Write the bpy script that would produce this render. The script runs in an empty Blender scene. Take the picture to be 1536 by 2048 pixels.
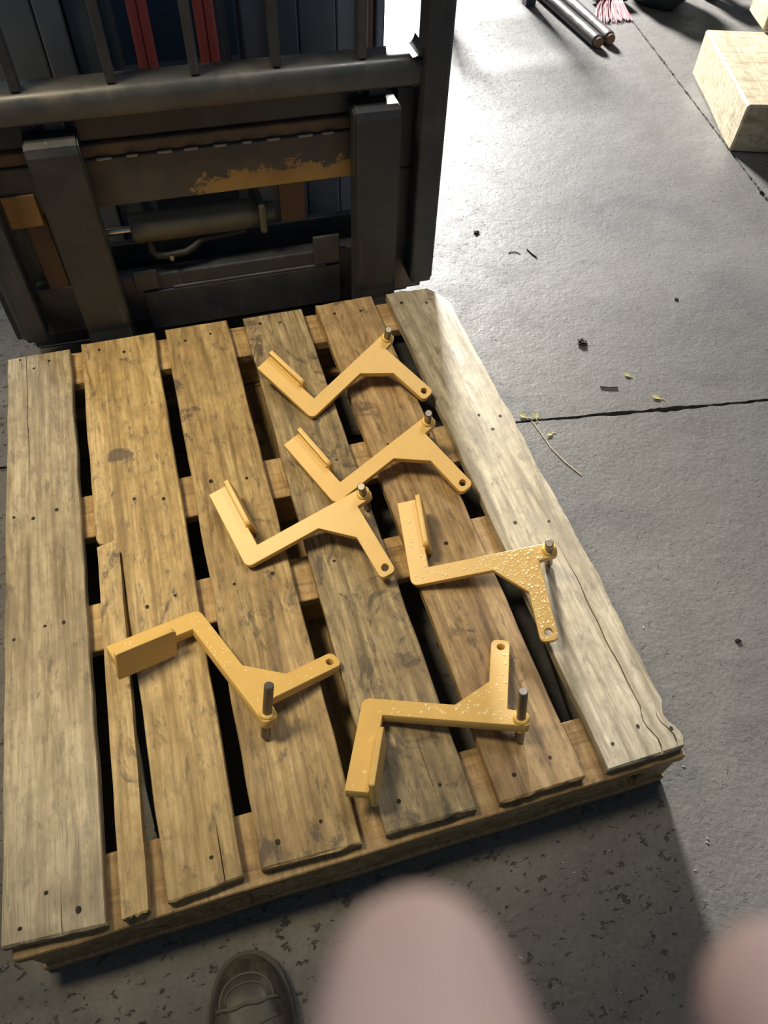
import bpy, bmesh, math, random
from mathutils import Vector, Matrix, noise
from math import sin, cos, pi, radians, sqrt

random.seed(11)
S = bpy.context.scene
COL = S.collection
FLOOR = -0.14            # floor height: the pallet's deck is z = 0

# ------------------------------------------------------------------ camera
cd = bpy.data.cameras.new('camera')
cam = bpy.data.objects.new('camera', cd)
COL.objects.link(cam)
cam.location = (0.52936, -0.25905, 1.16806)
cam.rotation_euler = (0.642939, -0.028427, -0.284736)
cd.sensor_fit = 'AUTO'
cd.sensor_width = 36.0
cd.lens = 36.0 * 1497.254 / 2048.0
cd.clip_start = 0.005
cd.clip_end = 60
cd.dof.use_dof = True
cd.dof.focus_distance = 1.45
cd.dof.aperture_fstop = 8.0      # a phone's three-millimetre pupil
S.camera = cam
CAM = Matrix.Translation(cam.location) @ cam.rotation_euler.to_matrix().to_4x4()

# ------------------------------------------------------------------ world, lamps, exposure
w = bpy.data.worlds.new('world')
S.world = w
w.use_nodes = True
bg = w.node_tree.nodes['Background']
bg.inputs[0].default_value = (0.62, 0.78, 1.0, 1)
bg.inputs[1].default_value = 0.12

def area(name, loc, target, sx, sy, power, col):
    l = bpy.data.lights.new(name, 'AREA')
    l.shape = 'RECTANGLE'
    l.size, l.size_y, l.energy, l.color = sx, sy, power, col
    o = bpy.data.objects.new(name, l)
    COL.objects.link(o)
    o.location = loc
    o.rotation_euler = (Vector(target) - Vector(loc)).to_track_quat('-Z', 'Y').to_euler()
    return o

area('daylight_doorway', (2.30, 7.4, 2.2), (1.2, 0.9, -0.1), 0.8, 0.9, 2050, (1.0, 0.985, 0.95))
area('daylight_window', (-1.45, 4.6, 1.75), (0.2, 0.2, 0.0), 0.7, 0.8, 38, (0.93, 0.97, 1.0))
area('side_lamp', (1.55, 1.05, 2.6), (0.75, 0.2, 0.3), 0.5, 0.5, 17, (1.0, 0.95, 0.90))
sl = bpy.data.lights.new('warm_left_spot', 'SPOT')      # unseen warm light from the left, cone added to keep floor and timber dark
sl.energy, sl.color, sl.spot_size, sl.spot_blend, sl.shadow_soft_size = 305, (1.0, 0.83, 0.53), radians(43), 0.85, 0.32
so = bpy.data.objects.new('warm_left_spot', sl); COL.objects.link(so)
so.location = (-0.40, 0.85, 2.6)
so.rotation_euler = (Vector((0.50, 0.76, 0)) - so.location).to_track_quat('-Z', 'Y').to_euler()

vs = S.view_settings
vs.view_transform = 'Standard'
vs.look = 'None'
vs.gamma = 1
vs.use_curve_mapping = False
vs.exposure = 0.0

# ------------------------------------------------------------------ object helpers
def tag(o, label=None, cat=None, group=None, kind=None):
    if label: o['label'] = label
    if cat: o['category'] = cat
    if group: o['group'] = group
    if kind: o['kind'] = kind
    return o

def obj(name, data, mat=None, parent=None, loc=None, rot=None, smooth=False):
    if isinstance(data, bmesh.types.BMesh):
        me = bpy.data.meshes.new(name)
        data.normal_update()
        data.to_mesh(me)
        data.free()
    else:
        me = data
    if mat and not len(me.materials): me.materials.append(mat)
    if smooth:
        me.shade_smooth()
    o = bpy.data.objects.new(name, me)
    COL.objects.link(o)
    if parent: o.parent = parent
    if loc: o.location = loc
    if rot: o.rotation_euler = rot
    return o

def thing(name, label, cat, loc=(0, 0, 0), rz=0, group=None):
    o = bpy.data.objects.new(name, None)
    COL.objects.link(o)
    o.location = loc
    o.rotation_euler = (0, 0, rz)
    o.empty_display_size = 0.05
    return tag(o, label, cat, group)

def box(x0, x1, y0, y1, z0, z1, bev=0.0, bm=None, seg=2):
    b = bmesh.new()
    bmesh.ops.create_cube(b, size=1)
    for v in b.verts:
        v.co = ((x0+x1)/2 + v.co.x*(x1-x0), (y0+y1)/2 + v.co.y*(y1-y0), (z0+z1)/2 + v.co.z*(z1-z0))
    if bev: bmesh.ops.bevel(b, geom=b.edges[:], offset=bev, segments=seg, profile=0.5, affect='EDGES')
    if bm is None: return b
    me = bpy.data.meshes.new('tmp'); b.to_mesh(me); b.free(); bm.from_mesh(me); bpy.data.meshes.remove(me)
    return bm

def tube(path, rad, n=12, caps=True, bm=None):
    """swept circle along a list of points; rad is a number or a list"""
    bm = bm or bmesh.new()
    P = [Vector(p) for p in path]
    R = rad if isinstance(rad, (list, tuple)) else [rad]*len(P)
    rings = []
    t0 = (P[1]-P[0]).normalized()
    up = Vector((0, 0, 1)) if abs(t0.z) < 0.9 else Vector((1, 0, 0))
    u = t0.cross(up).normalized()
    for i, p in enumerate(P):
        t = (P[min(i+1, len(P)-1)] - P[max(i-1, 0)])
        t = t.normalized() if t.length > 1e-9 else t0
        u = (u - t*u.dot(t)).normalized()
        v = t.cross(u)
        rings.append([bm.verts.new(p + (u*cos(2*pi*k/n) + v*sin(2*pi*k/n))*R[i]) for k in range(n)])
    for a, b in zip(rings, rings[1:]):
        for k in range(n):
            bm.faces.new((a[k], a[(k+1) % n], b[(k+1) % n], b[k]))
    if caps:
        bm.faces.new(rings[0][::-1]); bm.faces.new(rings[-1])
    bmesh.ops.recalc_face_normals(bm, faces=bm.faces[:])
    return bm

def loft(rings, caps=True):
    bm = bmesh.new()
    R = [[bm.verts.new(p) for p in r] for r in rings]
    n = len(R[0])
    for a, b in zip(R, R[1:]):
        for k in range(n):
            bm.faces.new((a[k], a[(k+1) % n], b[(k+1) % n], b[k]))
    if caps:
        bm.faces.new(R[0][::-1]); bm.faces.new(R[-1])
    bmesh.ops.recalc_face_normals(bm, faces=bm.faces[:])
    return bm

def smooth_by_angle(o, deg=40):
    me = o.data
    me.shade_smooth()
    bm = bmesh.new(); bm.from_mesh(me)
    for e in bm.edges:
        e.smooth = not (len(e.link_faces) == 2 and e.calc_face_angle(0) > radians(deg))
    bm.to_mesh(me); bm.free()
    return o

def rounded(pts, n=5):
    """polygon [(x, y, radius)] -> list of points with rounded corners"""
    out = []
    m = len(pts)
    for i, (x, y, r) in enumerate(pts):
        p = Vector((x, y)); a = Vector(pts[i-1][:2]); b = Vector(pts[(i+1) % m][:2])
        if r <= 0: out.append((x, y)); continue
        da, db = (a-p).normalized(), (b-p).normalized()
        half = da.angle(db)/2
        d = min(r/math.tan(half), (a-p).length*0.49, (b-p).length*0.49)
        r2 = d*math.tan(half)
        c = p + (da+db).normalized()*(r2/sin(half))
        s, e = p+da*d-c, p+db*d-c
        a0 = math.atan2(s.y, s.x); a1 = math.atan2(e.y, e.x)
        dd = (a1-a0+pi) % (2*pi) - pi
        for k in range(n+1):
            t = a0+dd*k/n
            out.append((c.x+r2*cos(t), c.y+r2*sin(t)))
    return out

def extruded(outer, holes, half, bevel):
    """flat plate from a filled 2D curve with holes, as a mesh"""
    cu = bpy.data.curves.new('tmp', 'CURVE')
    cu.dimensions = '2D'; cu.fill_mode = 'BOTH'
    cu.extrude = half - bevel; cu.bevel_depth = bevel; cu.bevel_resolution = 1; cu.offset = -bevel
    for loop in [outer]+holes:
        s = cu.splines.new('POLY'); s.points.add(len(loop)-1); s.use_cyclic_u = True
        for q, (x, y) in zip(s.points, loop): q.co = (x, y, 0, 1)
    o = bpy.data.objects.new('tmp', cu)
    COL.objects.link(o)
    dg = bpy.context.evaluated_depsgraph_get()
    me = bpy.data.meshes.new_from_object(o.evaluated_get(dg))
    bpy.data.objects.remove(o); bpy.data.curves.remove(cu)
    me.materials.clear()
    bm = bmesh.new(); bm.from_mesh(me)
    bmesh.ops.remove_doubles(bm, verts=bm.verts[:], dist=1e-5)
    bmesh.ops.recalc_face_normals(bm, faces=bm.faces[:])
    bm.to_mesh(me); bm.free()
    return me

# ------------------------------------------------------------------ material helpers
class NT:
    def __init__(self, name):
        self.m = bpy.data.materials.new(name); self.m.use_nodes = True
        self.t = self.m.node_tree; self.n = self.t.nodes; self.l = self.t.links
        self.b = self.n['Principled BSDF']
    def new(self, typ, **kw):
        x = self.n.new(typ)
        for k, v in kw.items():
            if k in x.inputs: x.inputs[k].default_value = v
            else: setattr(x, k, v)
        return x
    def link(self, a, b): self.l.new(a, b)
    def coords(self, scale=(1, 1, 1), kind='Object', rnd=True, rot=(0, 0, 0)):
        tc = self.new('ShaderNodeTexCoord')
        src = tc.outputs[kind]
        if rnd:
            oi = self.new('ShaderNodeObjectInfo')
            mul = self.new('ShaderNodeMath', operation='MULTIPLY'); mul.inputs[1].default_value = 37.0
            self.link(oi.outputs['Random'], mul.inputs[0])
            add = self.new('ShaderNodeVectorMath', operation='ADD')
            self.link(src, add.inputs[0]); self.link(mul.outputs[0], add.inputs[1])
            src = add.outputs[0]
        mp = self.new('ShaderNodeMapping'); mp.inputs['Scale'].default_value = scale; mp.inputs['Rotation'].default_value = rot
        self.link(src, mp.inputs['Vector'])
        return mp.outputs[0]
    def noise(self, vec, scale, detail=4, rough=0.55, dist=0.0):
        x = self.new('ShaderNodeTexNoise')
        x.inputs['Scale'].default_value = scale; x.inputs['Detail'].default_value = detail
        x.inputs['Roughness'].default_value = rough; x.inputs['Distortion'].default_value = dist
        self.link(vec, x.inputs['Vector'])
        return x.outputs['Fac']
    def ramp(self, fac, stops, interp='LINEAR'):
        r = self.new('ShaderNodeValToRGB'); r.color_ramp.interpolation = interp
        e = r.color_ramp.elements
        while len(e) < len(stops): e.new(0.5)
        for x, (p, c) in zip(e, stops):
            x.position = p; x.color = (c, c, c, 1) if isinstance(c, (int, float)) else (*c, 1)
        self.link(fac, r.inputs[0])
        return r.outputs[0]
    def mix(self, fac, a, b, mode='MIX'):
        x = self.new('ShaderNodeMix', data_type='RGBA', blend_type=mode)
        for k, v in ((0, fac), (6, a), (7, b)):
            if hasattr(v, 'node'): self.link(v, x.inputs[k])
            else: x.inputs[k].default_value = v if isinstance(v, (int, float)) else (*v, 1)
        return x.outputs[2]
    def math(self, op, a, b=0.0):
        x = self.new('ShaderNodeMath', operation=op)
        for k, v in ((0, a), (1, b)):
            if hasattr(v, 'node'): self.link(v, x.inputs[k])
            else: x.inputs[k].default_value = v
        return x.outputs[0]
    def bump(self, h, strength, dist, prev=None):
        x = self.new('ShaderNodeBump'); x.inputs['Strength'].default_value = strength; x.inputs['Distance'].default_value = dist
        self.link(h, x.inputs['Height'])
        if prev: self.link(prev, x.inputs['Normal'])
        return x.outputs[0]
    def out(self, color=None, rough=None, metal=None, normal=None, spec=None):
        for k, v in (('Base Color', color), ('Roughness', rough), ('Metallic', metal), ('Normal', normal), ('Specular IOR Level', spec)):
            if v is None: continue
            if hasattr(v, 'node'): self.link(v, self.b.inputs[k])
            elif isinstance(v, (int, float)): self.b.inputs[k].default_value = v
            else: self.b.inputs[k].default_value = (*v, 1)
        return self.m

def wood(name, light, mid, dark, stain=0.45, stain_col=(0.07, 0.055, 0.045), grain=(26, 2.0, 26), rough=0.55, wear=0.4, soot=0.62):
    t = NT(name)
    g = t.coords(grain)
    o = t.coords((1, 1, 1))
    n1 = t.noise(g, 1.6, 6, 0.62, 0.6)
    c = t.ramp(n1, [(0.32, dark), (0.46, mid), (0.62, light)])
    # saw marks and fine fibres
    fine = t.noise(t.coords((170, 9, 170)), 1.0, 3, 0.6)
    c = t.mix(t.ramp(fine, [(0.38, 0.0), (0.66, 0.5)]), c, dark)
    # broad weathering patches
    big = t.noise(o, 7.0, 5, 0.65, 0.8)
    c = t.mix(t.ramp(big, [(0.40, 0.0), (0.72, wear)]), c, tuple(x*0.55 for x in mid))
    mo = t.noise(t.coords((58, 30, 58)), 1.0, 8, 0.72, 0.4)
    c = t.mix(t.ramp(mo, [(0.34, 0.55), (0.52, 0.0)]), c, tuple(x*0.45 for x in mid))
    c = t.mix(t.ramp(mo, [(0.55, 0.0), (0.75, 0.35)]), c, light)
    streak = t.noise(t.coords((48, 0.5, 48)), 1.0, 4, 0.6)
    c = t.mix(t.ramp(streak, [(0.56, 0.0), (0.70, 0.55)]), c, dark)
    # fine dirt flecks, and soot blots with a shape of their own
    fl = t.noise(t.coords((75, 22, 75)), 1.0, 4, 0.7)
    c = t.mix(t.ramp(fl, [(0.56, 0.0), (0.68, stain)]), c, stain_col)
    st = t.noise(t.coords((11, 7, 11)), 1.0, 6, 0.72, 1.2)
    c = t.mix(t.ramp(st, [(soot, 0.0), (soot+0.07, 0.75)]), c, stain_col)
    h = t.math('ADD', t.math('MULTIPLY', n1, 0.7), t.math('MULTIPLY', fine, 0.5))
    nm = t.bump(h, 0.8, 0.002)
    r = t.ramp(big, [(0.3, rough-0.08), (0.7, rough+0.14)])
    return t.out(c, r, 0.0, nm, 0.4)

M = {}
Y1 = ((0.64, 0.475, 0.23), (0.49, 0.34, 0.14), (0.19, 0.12, 0.05))
M['wood_pale'] = wood('pale_worn_wood', (0.56, 0.47, 0.31), (0.40, 0.32, 0.195), (0.15, 0.11, 0.065), 0.5, rough=0.36, wear=0.45, soot=0.64)
M['wood_honey'] = wood('honey_wood', *Y1, 0.6, wear=0.5, soot=0.585)
M['wood_honey_b'] = wood('dirty_honey_wood', (0.60, 0.44, 0.21), (0.44, 0.30, 0.125), (0.15, 0.095, 0.045), 0.65, wear=0.65, soot=0.585)
M['wood_grey'] = wood('grey_stained_wood', (0.54, 0.42, 0.225), (0.35, 0.26, 0.135), (0.11, 0.085, 0.055), 0.65, wear=0.8, soot=0.56)
M['wood_red'] = wood('reddish_wood', (0.56, 0.40, 0.205), (0.42, 0.275, 0.125), (0.15, 0.09, 0.045), 0.6, wear=0.6, soot=0.60)
M['wood_bleached'] = wood('bleached_wood', (0.56, 0.49, 0.36), (0.42, 0.36, 0.25), (0.19, 0.155, 0.105), 0.5, (0.10, 0.08, 0.065), rough=0.45, wear=0.5, soot=0.62)
M['wood_cross'] = wood('sawn_cross_board_wood', (0.58, 0.41, 0.195), (0.44, 0.285, 0.12), (0.2, 0.12, 0.05), 0.35, grain=(2.0, 26, 26), wear=0.35, soot=0.66)
M['wood_timber'] = wood('rough_sawn_pale_timber', (0.60, 0.54, 0.38), (0.50, 0.43, 0.285), (0.30, 0.235, 0.14), 0.4, (0.2, 0.15, 0.09), grain=(4, 34, 16), wear=0.3, soot=0.70)

def floor_mat():
    t = NT('worn_concrete')
    p = t.coords((1, 1, 1), rnd=False)
    a = t.noise(p, 1.1, 6, 0.6, 0.4)
    b = t.noise(p, 9.0, 6, 0.65)
    f = t.noise(p, 120.0, 3, 0.6)
    c = t.ramp(a, [(0.3, (0.070, 0.064, 0.056)), (0.5, (0.103, 0.096, 0.085)), (0.7, (0.15, 0.141, 0.125))])
    c = t.mix(t.ramp(b, [(0.42, 0.0), (0.75, 0.45)]), c, (0.05, 0.048, 0.046))
    pit = t.noise(t.coords((1, 1.5, 1), rnd=False), 52.0, 5, 0.72, 0.3)
    c = t.mix(t.ramp(pit, [(0.68, 0.0), (0.76, 0.35)]), c, (0.025, 0.022, 0.02))
    c = t.mix(t.ramp(f, [(0.4, 0.0), (0.75, 0.25)]), c, (0.22, 0.212, 0.195))
    oil = t.noise(t.coords((1, 1.6, 1), rnd=False), 1.7, 3, 0.5)
    c = t.mix(t.ramp(oil, [(0.60, 0.0), (0.74, 0.5)]), c, (0.04, 0.041, 0.046))
    n1 = t.bump(b, 0.6, 0.006)
    n2 = t.bump(f, 0.55, 0.0014, n1)
    n3 = t.bump(t.ramp(pit, [(0.60, 1.0), (0.68, 0.0)]), 0.9, 0.004, n2)
    r = t.ramp(b, [(0.35, 0.5), (0.7, 0.68)])
    return t.out(c, r, 0.0, n3, 0.5)
M['floor'] = floor_mat()
t = NT('joint_dirt'); M['joint'] = t.out((0.05, 0.043, 0.036), 0.9)

def steel(name, base, dust, rough=0.42, metal=0.35, dustiness=0.5, scratch=0.5):
    t = NT(name)
    o = t.coords((1, 1, 1))
    n = t.noise(o, 9.0, 6, 0.65, 0.5)
    c = t.mix(t.ramp(n, [(0.42, 0.0), (0.72, dustiness)]), base, dust)
    s = t.noise(t.coords((90, 90, 5)), 1.0, 3, 0.6)
    c = t.mix(t.ramp(s, [(0.64, 0.0), (0.72, scratch*0.5)]), c, (0.22, 0.22, 0.23))
    return t.out(c, t.ramp(n, [(0.3, rough-0.1), (0.7, rough+0.15)]), metal, t.bump(n, 0.15, 0.002), 0.5)

M['fork'] = steel('black_fork_steel', (0.040, 0.044, 0.050), (0.10, 0.096, 0.088), 0.42, 0.3)
M['frame'] = steel('dark_frame_paint', (0.05, 0.056, 0.068), (0.12, 0.115, 0.11), 0.38, 0.25)  # slight blue-grey lift put into the colour for the haze on the forklift
M['beam'] = steel('worn_beam_steel', (0.09, 0.095, 0.10), (0.20, 0.18, 0.155), 0.36, 0.4, 0.6)
M['mast'] = steel('mast_rail_steel', (0.17, 0.185, 0.22), (0.26, 0.26, 0.265), 0.42, 0.2)  # pale blue-grey imitates lens haze, painted into the rail colour
M['mast_dark'] = steel('dark_mast_steel', (0.10, 0.125, 0.155), (0.17, 0.18, 0.19), 0.45, 0.2)  # bluish tint painted in as haze over the dark rails
M['cowl'] = steel('haze_blue_body', (0.035, 0.08, 0.14), (0.05, 0.095, 0.14), 0.5, 0.0, 0.3, 0.0)  # blue is the lens haze behind the mast, put into the panel colour
M['cyl'] = steel('dusty_cylinder_steel', (0.11, 0.105, 0.085), (0.2, 0.18, 0.12), 0.42, 0.3)
M['chrome'] = NT('bright_rod_steel').out((0.62, 0.61, 0.58), 0.25, 1.0)
M['brass'] = NT('brass').out((0.85, 0.62, 0.22), 0.25, 1.0)
M['red'] = NT('red_hose_rubber').out((0.46, 0.10, 0.085), 0.5)
M['rubber'] = NT('black_rubber').out((0.02, 0.02, 0.022), 0.6)
M['rust'] = steel('rusty_brown_steel', (0.14, 0.085, 0.055), (0.22, 0.12, 0.065), 0.6, 0.1)
M['orange'] = steel('faded_orange_paint', (0.42, 0.23, 0.075), (0.24, 0.13, 0.06), 0.5, 0.0, 0.7, 0.0)

def worn_plate():
    t = NT('black_paint_over_yellow')
    o = t.coords((1, 1, 1), rnd=False)
    sep = t.new('ShaderNodeSeparateXYZ'); t.link(o, sep.inputs[0])
    n = t.noise(o, 26.0, 7, 0.72, 0.3)
    n2 = t.noise(o, 7.0, 5, 0.6)
    # paint has worn off along the lower edge of the right part
    hz = t.new('ShaderNodeMapRange'); hz.inputs['From Min'].default_value = 0.508; hz.inputs['From Max'].default_value = 0.425
    t.link(sep.outputs['Z'], hz.inputs['Value'])
    hx = t.new('ShaderNodeMapRange'); hx.inputs['From Min'].default_value = -0.20; hx.inputs['From Max'].default_value = 0.03
    t.link(sep.outputs['X'], hx.inputs['Value'])
    k = t.math('MULTIPLY', hz.outputs[0], hx.outputs[0])
    k = t.math('ADD', t.math('MULTIPLY', k, 0.75), t.math('MULTIPLY', n, 1.2))
    k = t.math('ADD', k, t.math('MULTIPLY', n2, 0.35))
    m = t.ramp(t.math('MULTIPLY', k, 0.5), [(0.625, 0.0), (0.64, 1.0)])
    dirt = t.noise(o, 12.0, 5, 0.6)
    c = t.mix(t.ramp(dirt, [(0.42, 0.0), (0.7, 0.6)]), (0.075, 0.072, 0.072), (0.16, 0.125, 0.085))
    y = t.mix(t.ramp(n2, [(0.4, 0.0), (0.7, 0.8)]), (0.44, 0.27, 0.085), (0.28, 0.15, 0.06))
    c = t.mix(m, c, y)
    return t.out(c, 0.5, 0.0, t.bump(m, 0.3, 0.0006))
M['plate_worn'] = worn_plate()
M['flange_worn'] = steel('rust_brown_edge', (0.11, 0.085, 0.065), (0.34, 0.19, 0.075), 0.55, 0.0, 0.8, 0.2)

def bracket_mat(name, col, rough):
    t = NT(name)
    o = t.coords((1, 1, 1))
    n = t.noise(o, 30.0, 4, 0.6)
    c = t.mix(t.ramp(n, [(0.4, 0.0), (0.7, 0.30)]), col, tuple(x*0.82 for x in col))
    f = t.noise(o, 260.0, 2, 0.5)
    return t.out(c, rough, 0.0, t.bump(f, 0.12, 0.0006), 0.5)
M['yellow'] = bracket_mat('mustard_yellow_paint', (0.76, 0.495, 0.155), 0.42)
M['bead'] = bracket_mat('yellow_paint_on_weld', (0.77, 0.51, 0.13), 0.35)
M['pin'] = NT('machined_pin_steel').out((0.24, 0.215, 0.185), 0.42, 0.85)
M['water'] = NT('water').out((1.0, 0.80, 0.46), 0.12, 0.0, None, 0.8)
M['nail'] = NT('dark_rusted_nail').out((0.022, 0.016, 0.012), 0.7, 0.3)
M['nail_steel'] = NT('grey_nail_steel').out((0.3, 0.28, 0.25), 0.4, 0.9)

def skin():
    t = NT('skin')
    o = t.coords((1, 1, 1), rnd=False)
    n = t.noise(o, 60.0, 4, 0.5)
    c = t.mix(t.ramp(n, [(0.35, 0.0), (0.7, 0.5)]), (0.86, 0.62, 0.57), (0.78, 0.51, 0.47))
    t.b.inputs['Subsurface Weight'].default_value = 0.25
    t.b.inputs['Subsurface Radius'].default_value = (0.006, 0.002, 0.001)
    t.b.inputs['Subsurface Scale'].default_value = 1.0
    return t.out(c, 0.45)
M['skin'] = skin()
def leather():
    t = NT('dusty_black_leather')
    o = t.coords((1, 1, 1), rnd=False)
    n = t.noise(o, 22.0, 6, 0.7, 0.5)
    c = t.mix(t.ramp(n, [(0.45, 0.0), (0.72, 0.75)]), (0.045, 0.038, 0.028), (0.17, 0.145, 0.095))
    return t.out(c, t.ramp(n, [(0.35, 0.35), (0.7, 0.65)]), 0.0, t.bump(n, 0.3, 0.002))
M['leather'] = leather()
M['thread'] = NT('dusty_seam').out((0.115, 0.10, 0.07), 0.8)
M['weld'] = NT('bare_weld_metal').out((0.42, 0.37, 0.30), 0.4, 0.4)
M['sole'] = steel('dusty_rubber_sole', (0.055, 0.048, 0.036), (0.15, 0.13, 0.09), 0.7, 0.0)
M['bag'] = NT('dark_navy_plastic').out((0.02, 0.025, 0.035), 0.35)
M['bristle'] = NT('red_bristles').out((0.26, 0.045, 0.06), 0.6)
M['rod'] = steel('scaled_bar_steel', (0.13, 0.12, 0.125), (0.2, 0.17, 0.155), 0.4, 0.5)
M['leaf'] = NT('dry_pale_leaf').out((0.58, 0.54, 0.26), 0.7)
M['clod'] = NT('black_dirt').out((0.018, 0.016, 0.014), 0.8)
M['chip'] = NT('pale_chips').out((0.38, 0.36, 0.32), 0.5)
M['straw'] = NT('pale_straw').out((0.5, 0.46, 0.33), 0.7)

# ------------------------------------------------------------------ floor: slabs with recessed, chipped joints
fl = obj('floor', box(-6, 9, -4, 12, FLOOR-0.06, FLOOR-0.018), M['joint'])
tag(fl, kind='structure')
A1, A2 = Vector((2.66, 3.012)), Vector((2.406, 1.566))
B1_, B2_ = Vector((1.359, 0.829)), Vector((1.871, 0.757))
u = (A1-A2).normalized(); v = (B2_-B1_).normalized()
# crossing of the two joint lines
den = u.x*v.y-u.y*v.x
s_ = ((B1_-A2).x*v.y-(B1_-A2).y*v.x)/den
X = A2 + u*s_
def edge_pts(d, side, lo, hi, chips):
    """jittered joint edge from X along direction d, offset to one side"""
    out = []
    k = lo
    nrm = Vector((-d.y, d.x))*side
    while k < hi:
        p = X + d*k
        wgap = 0.0016 + 0.006*abs(noise.noise(Vector((p.x*14, p.y*14, side*3.1)))) + 0.0022*random.random()
        for (c, r, a) in chips:
            q = abs(k-c)/r
            if q < 1: wgap += a*(1-q*q)*(0.5+0.9*random.random())
        out.append(p + nrm*wgap)
        k += 0.012 if -2.4 < k < 3 else 0.3
    return out
def slab(sd_u, sd_v):
    # corner polygon: along u (sign sd_u) and along v (sign sd_v)
    du, dv = u*sd_u, v*sd_v
    su = 1 if (Vector((-du.y, du.x)).dot(dv) > 0) else -1
    sv = 1 if (Vector((-dv.y, dv.x)).dot(du) > 0) else -1
    chu = [(0.9, 0.05, 0.004), (1.9, 0.06, 0.003)]
    ce = (Vector((1.62, 0.805))-X).dot(dv)
    chv = [(ce, 0.07, 0.0045), (ce+0.13, 0.05, 0.003)]
    ea = edge_pts(du, su, 0.012, 6.5, chu)
    eb = edge_pts(dv, sv, 0.012, 6.5, chv)
    far = X + du*6.5 + dv*6.5
    poly = eb[::-1] + ea + [far]
    bm = bmesh.new()
    top = [bm.verts.new((p.x, p.y, FLOOR)) for p in poly]
    f = bm.faces.new(top)
    if f.normal.z == 0: f.normal_update()
    r = bmesh.ops.extrude_face_region(bm, geom=[f])
    for g in r['geom']:
        if isinstance(g, bmesh.types.BMVert): g.co.z -= 0.019
    bmesh.ops.recalc_face_normals(bm, faces=bm.faces[:])
    bmesh.ops.triangulate(bm, faces=bm.faces[:])
    return obj('slab', bm, M['floor'], fl)
for a in (1, -1):
    for b in (1, -1): slab(a, b)

# ------------------------------------------------------------------ pallet
pallet = thing('pallet', 'worn wooden pallet with six wide deck boards carrying the yellow brackets', 'pallet', (0.62, 0.6, FLOOR))
PO = Vector((0.62, 0.6, FLOOR))
def loc_bm(bm):
    bmesh.ops.translate(bm, verts=bm.verts[:], vec=-PO)
    return bm

def board(far, near, z1, th, cracks=(), wob=0.0016, ny=72, seed=0, left=None, right=None, ends=0.003):
    """far = (xl, yl, xr, yr), near likewise; cracks = (u_far, u_near, v0, v1, half width, depth); left/right = functions v -> dx"""
    bm = bmesh.new()
    nom = [(0.0, None), (0.012, None)] + [(k/9, None) for k in range(1, 9)] + [(0.988, None), (1.0, None)]
    for c in cracks:
        uc = (c[0]+c[1])/2
        nom = [q for q in nom if q[1] is not None or abs(q[0]-uc) > 0.05 or q[0] in (0.0, 1.0)]
        nom += [(uc-0.0002, (c, -1)), (uc, (c, 0)), (uc+0.0002, (c, 1))]
    nom.sort(key=lambda q: q[0])
    rows = []
    vl = [0.0, 0.0022] + [k/(ny-2) for k in range(1, ny-2)] + [0.9978, 1.0]
    for j, vv in enumerate(vl):
        row = []
        for (uu, c) in nom:
            dz = 0.0
            if c is not None:
                cr, sd = c
                k = (vv-cr[2])/(cr[3]-cr[2])
                tap = max(0.0, min(1.0, 4*k, 4*(1-k))) if 0 < k < 1 else 0.0
                if cr[2] <= 0.0 and k > 0: tap = min(1.0, 3*(1-k)) if k < 1 else 0.0
                if cr[3] >= 1.0 and k < 1: tap = min(1.0, 3*k) if k > 0 else 0.0
                width = (near[2]-near[0])
                uu = cr[1]+(cr[0]-cr[1])*vv + 0.006*noise.noise(Vector((vv*9, seed, uu*3))) + sd*(cr[4]*tap/width + 0.0004)
                if sd == 0: dz = -cr[5]*tap
            xl = near[0]+(far[0]-near[0])*vv; xr = near[2]+(far[2]-near[2])*vv
            xl += wob*noise.noise(Vector((vv*14, seed+1.3, 0)))*1.5 + (left(vv) if left else 0)
            xr += wob*noise.noise(Vector((vv*14, seed+7.7, 0)))*1.5 + (right(vv) if right else 0)
            yn = near[1]+(near[3]-near[1])*uu; yf = far[1]+(far[3]-far[1])*uu
            y = yn+(yf-yn)*vv
            if j in (0, ny): y += ends*noise.noise(Vector((uu*11, seed+j, 3.3)))
            x = xl+(xr-xl)*uu
            z = z1 + dz + 0.0006*noise.noise(Vector((x*20, y*6, seed)))
            if uu in (0.0, 1.0) or j in (0, ny): z -= 0.0022
            row.append((x, y, z))
        rows.append(row)
    T = [[bm.verts.new(p) for p in r] for r in rows]
    Bt = [[bm.verts.new((r[0][0], r[0][1], z1-th)), bm.verts.new((r[-1][0], r[-1][1], z1-th))] for r in rows]
    n = len(nom)
    for j in range(ny):
        for i in range(n-1): bm.faces.new((T[j][i], T[j][i+1], T[j+1][i+1], T[j+1][i]))
        bm.faces.new((Bt[j][0], T[j][0], T[j+1][0], Bt[j+1][0]))
        bm.faces.new((T[j][-1], Bt[j][1], Bt[j+1][1], T[j+1][-1]))
        bm.faces.new((Bt[j][1], Bt[j][0], Bt[j+1][0], Bt[j+1][1]))
    bm.faces.new([Bt[0][0], Bt[0][1]] + T[0][::-1])
    bm.faces.new([Bt[-1][1], Bt[-1][0]] + T[-1])
    bmesh.ops.recalc_face_normals(bm, faces=bm.faces[:])
    return bm

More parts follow.
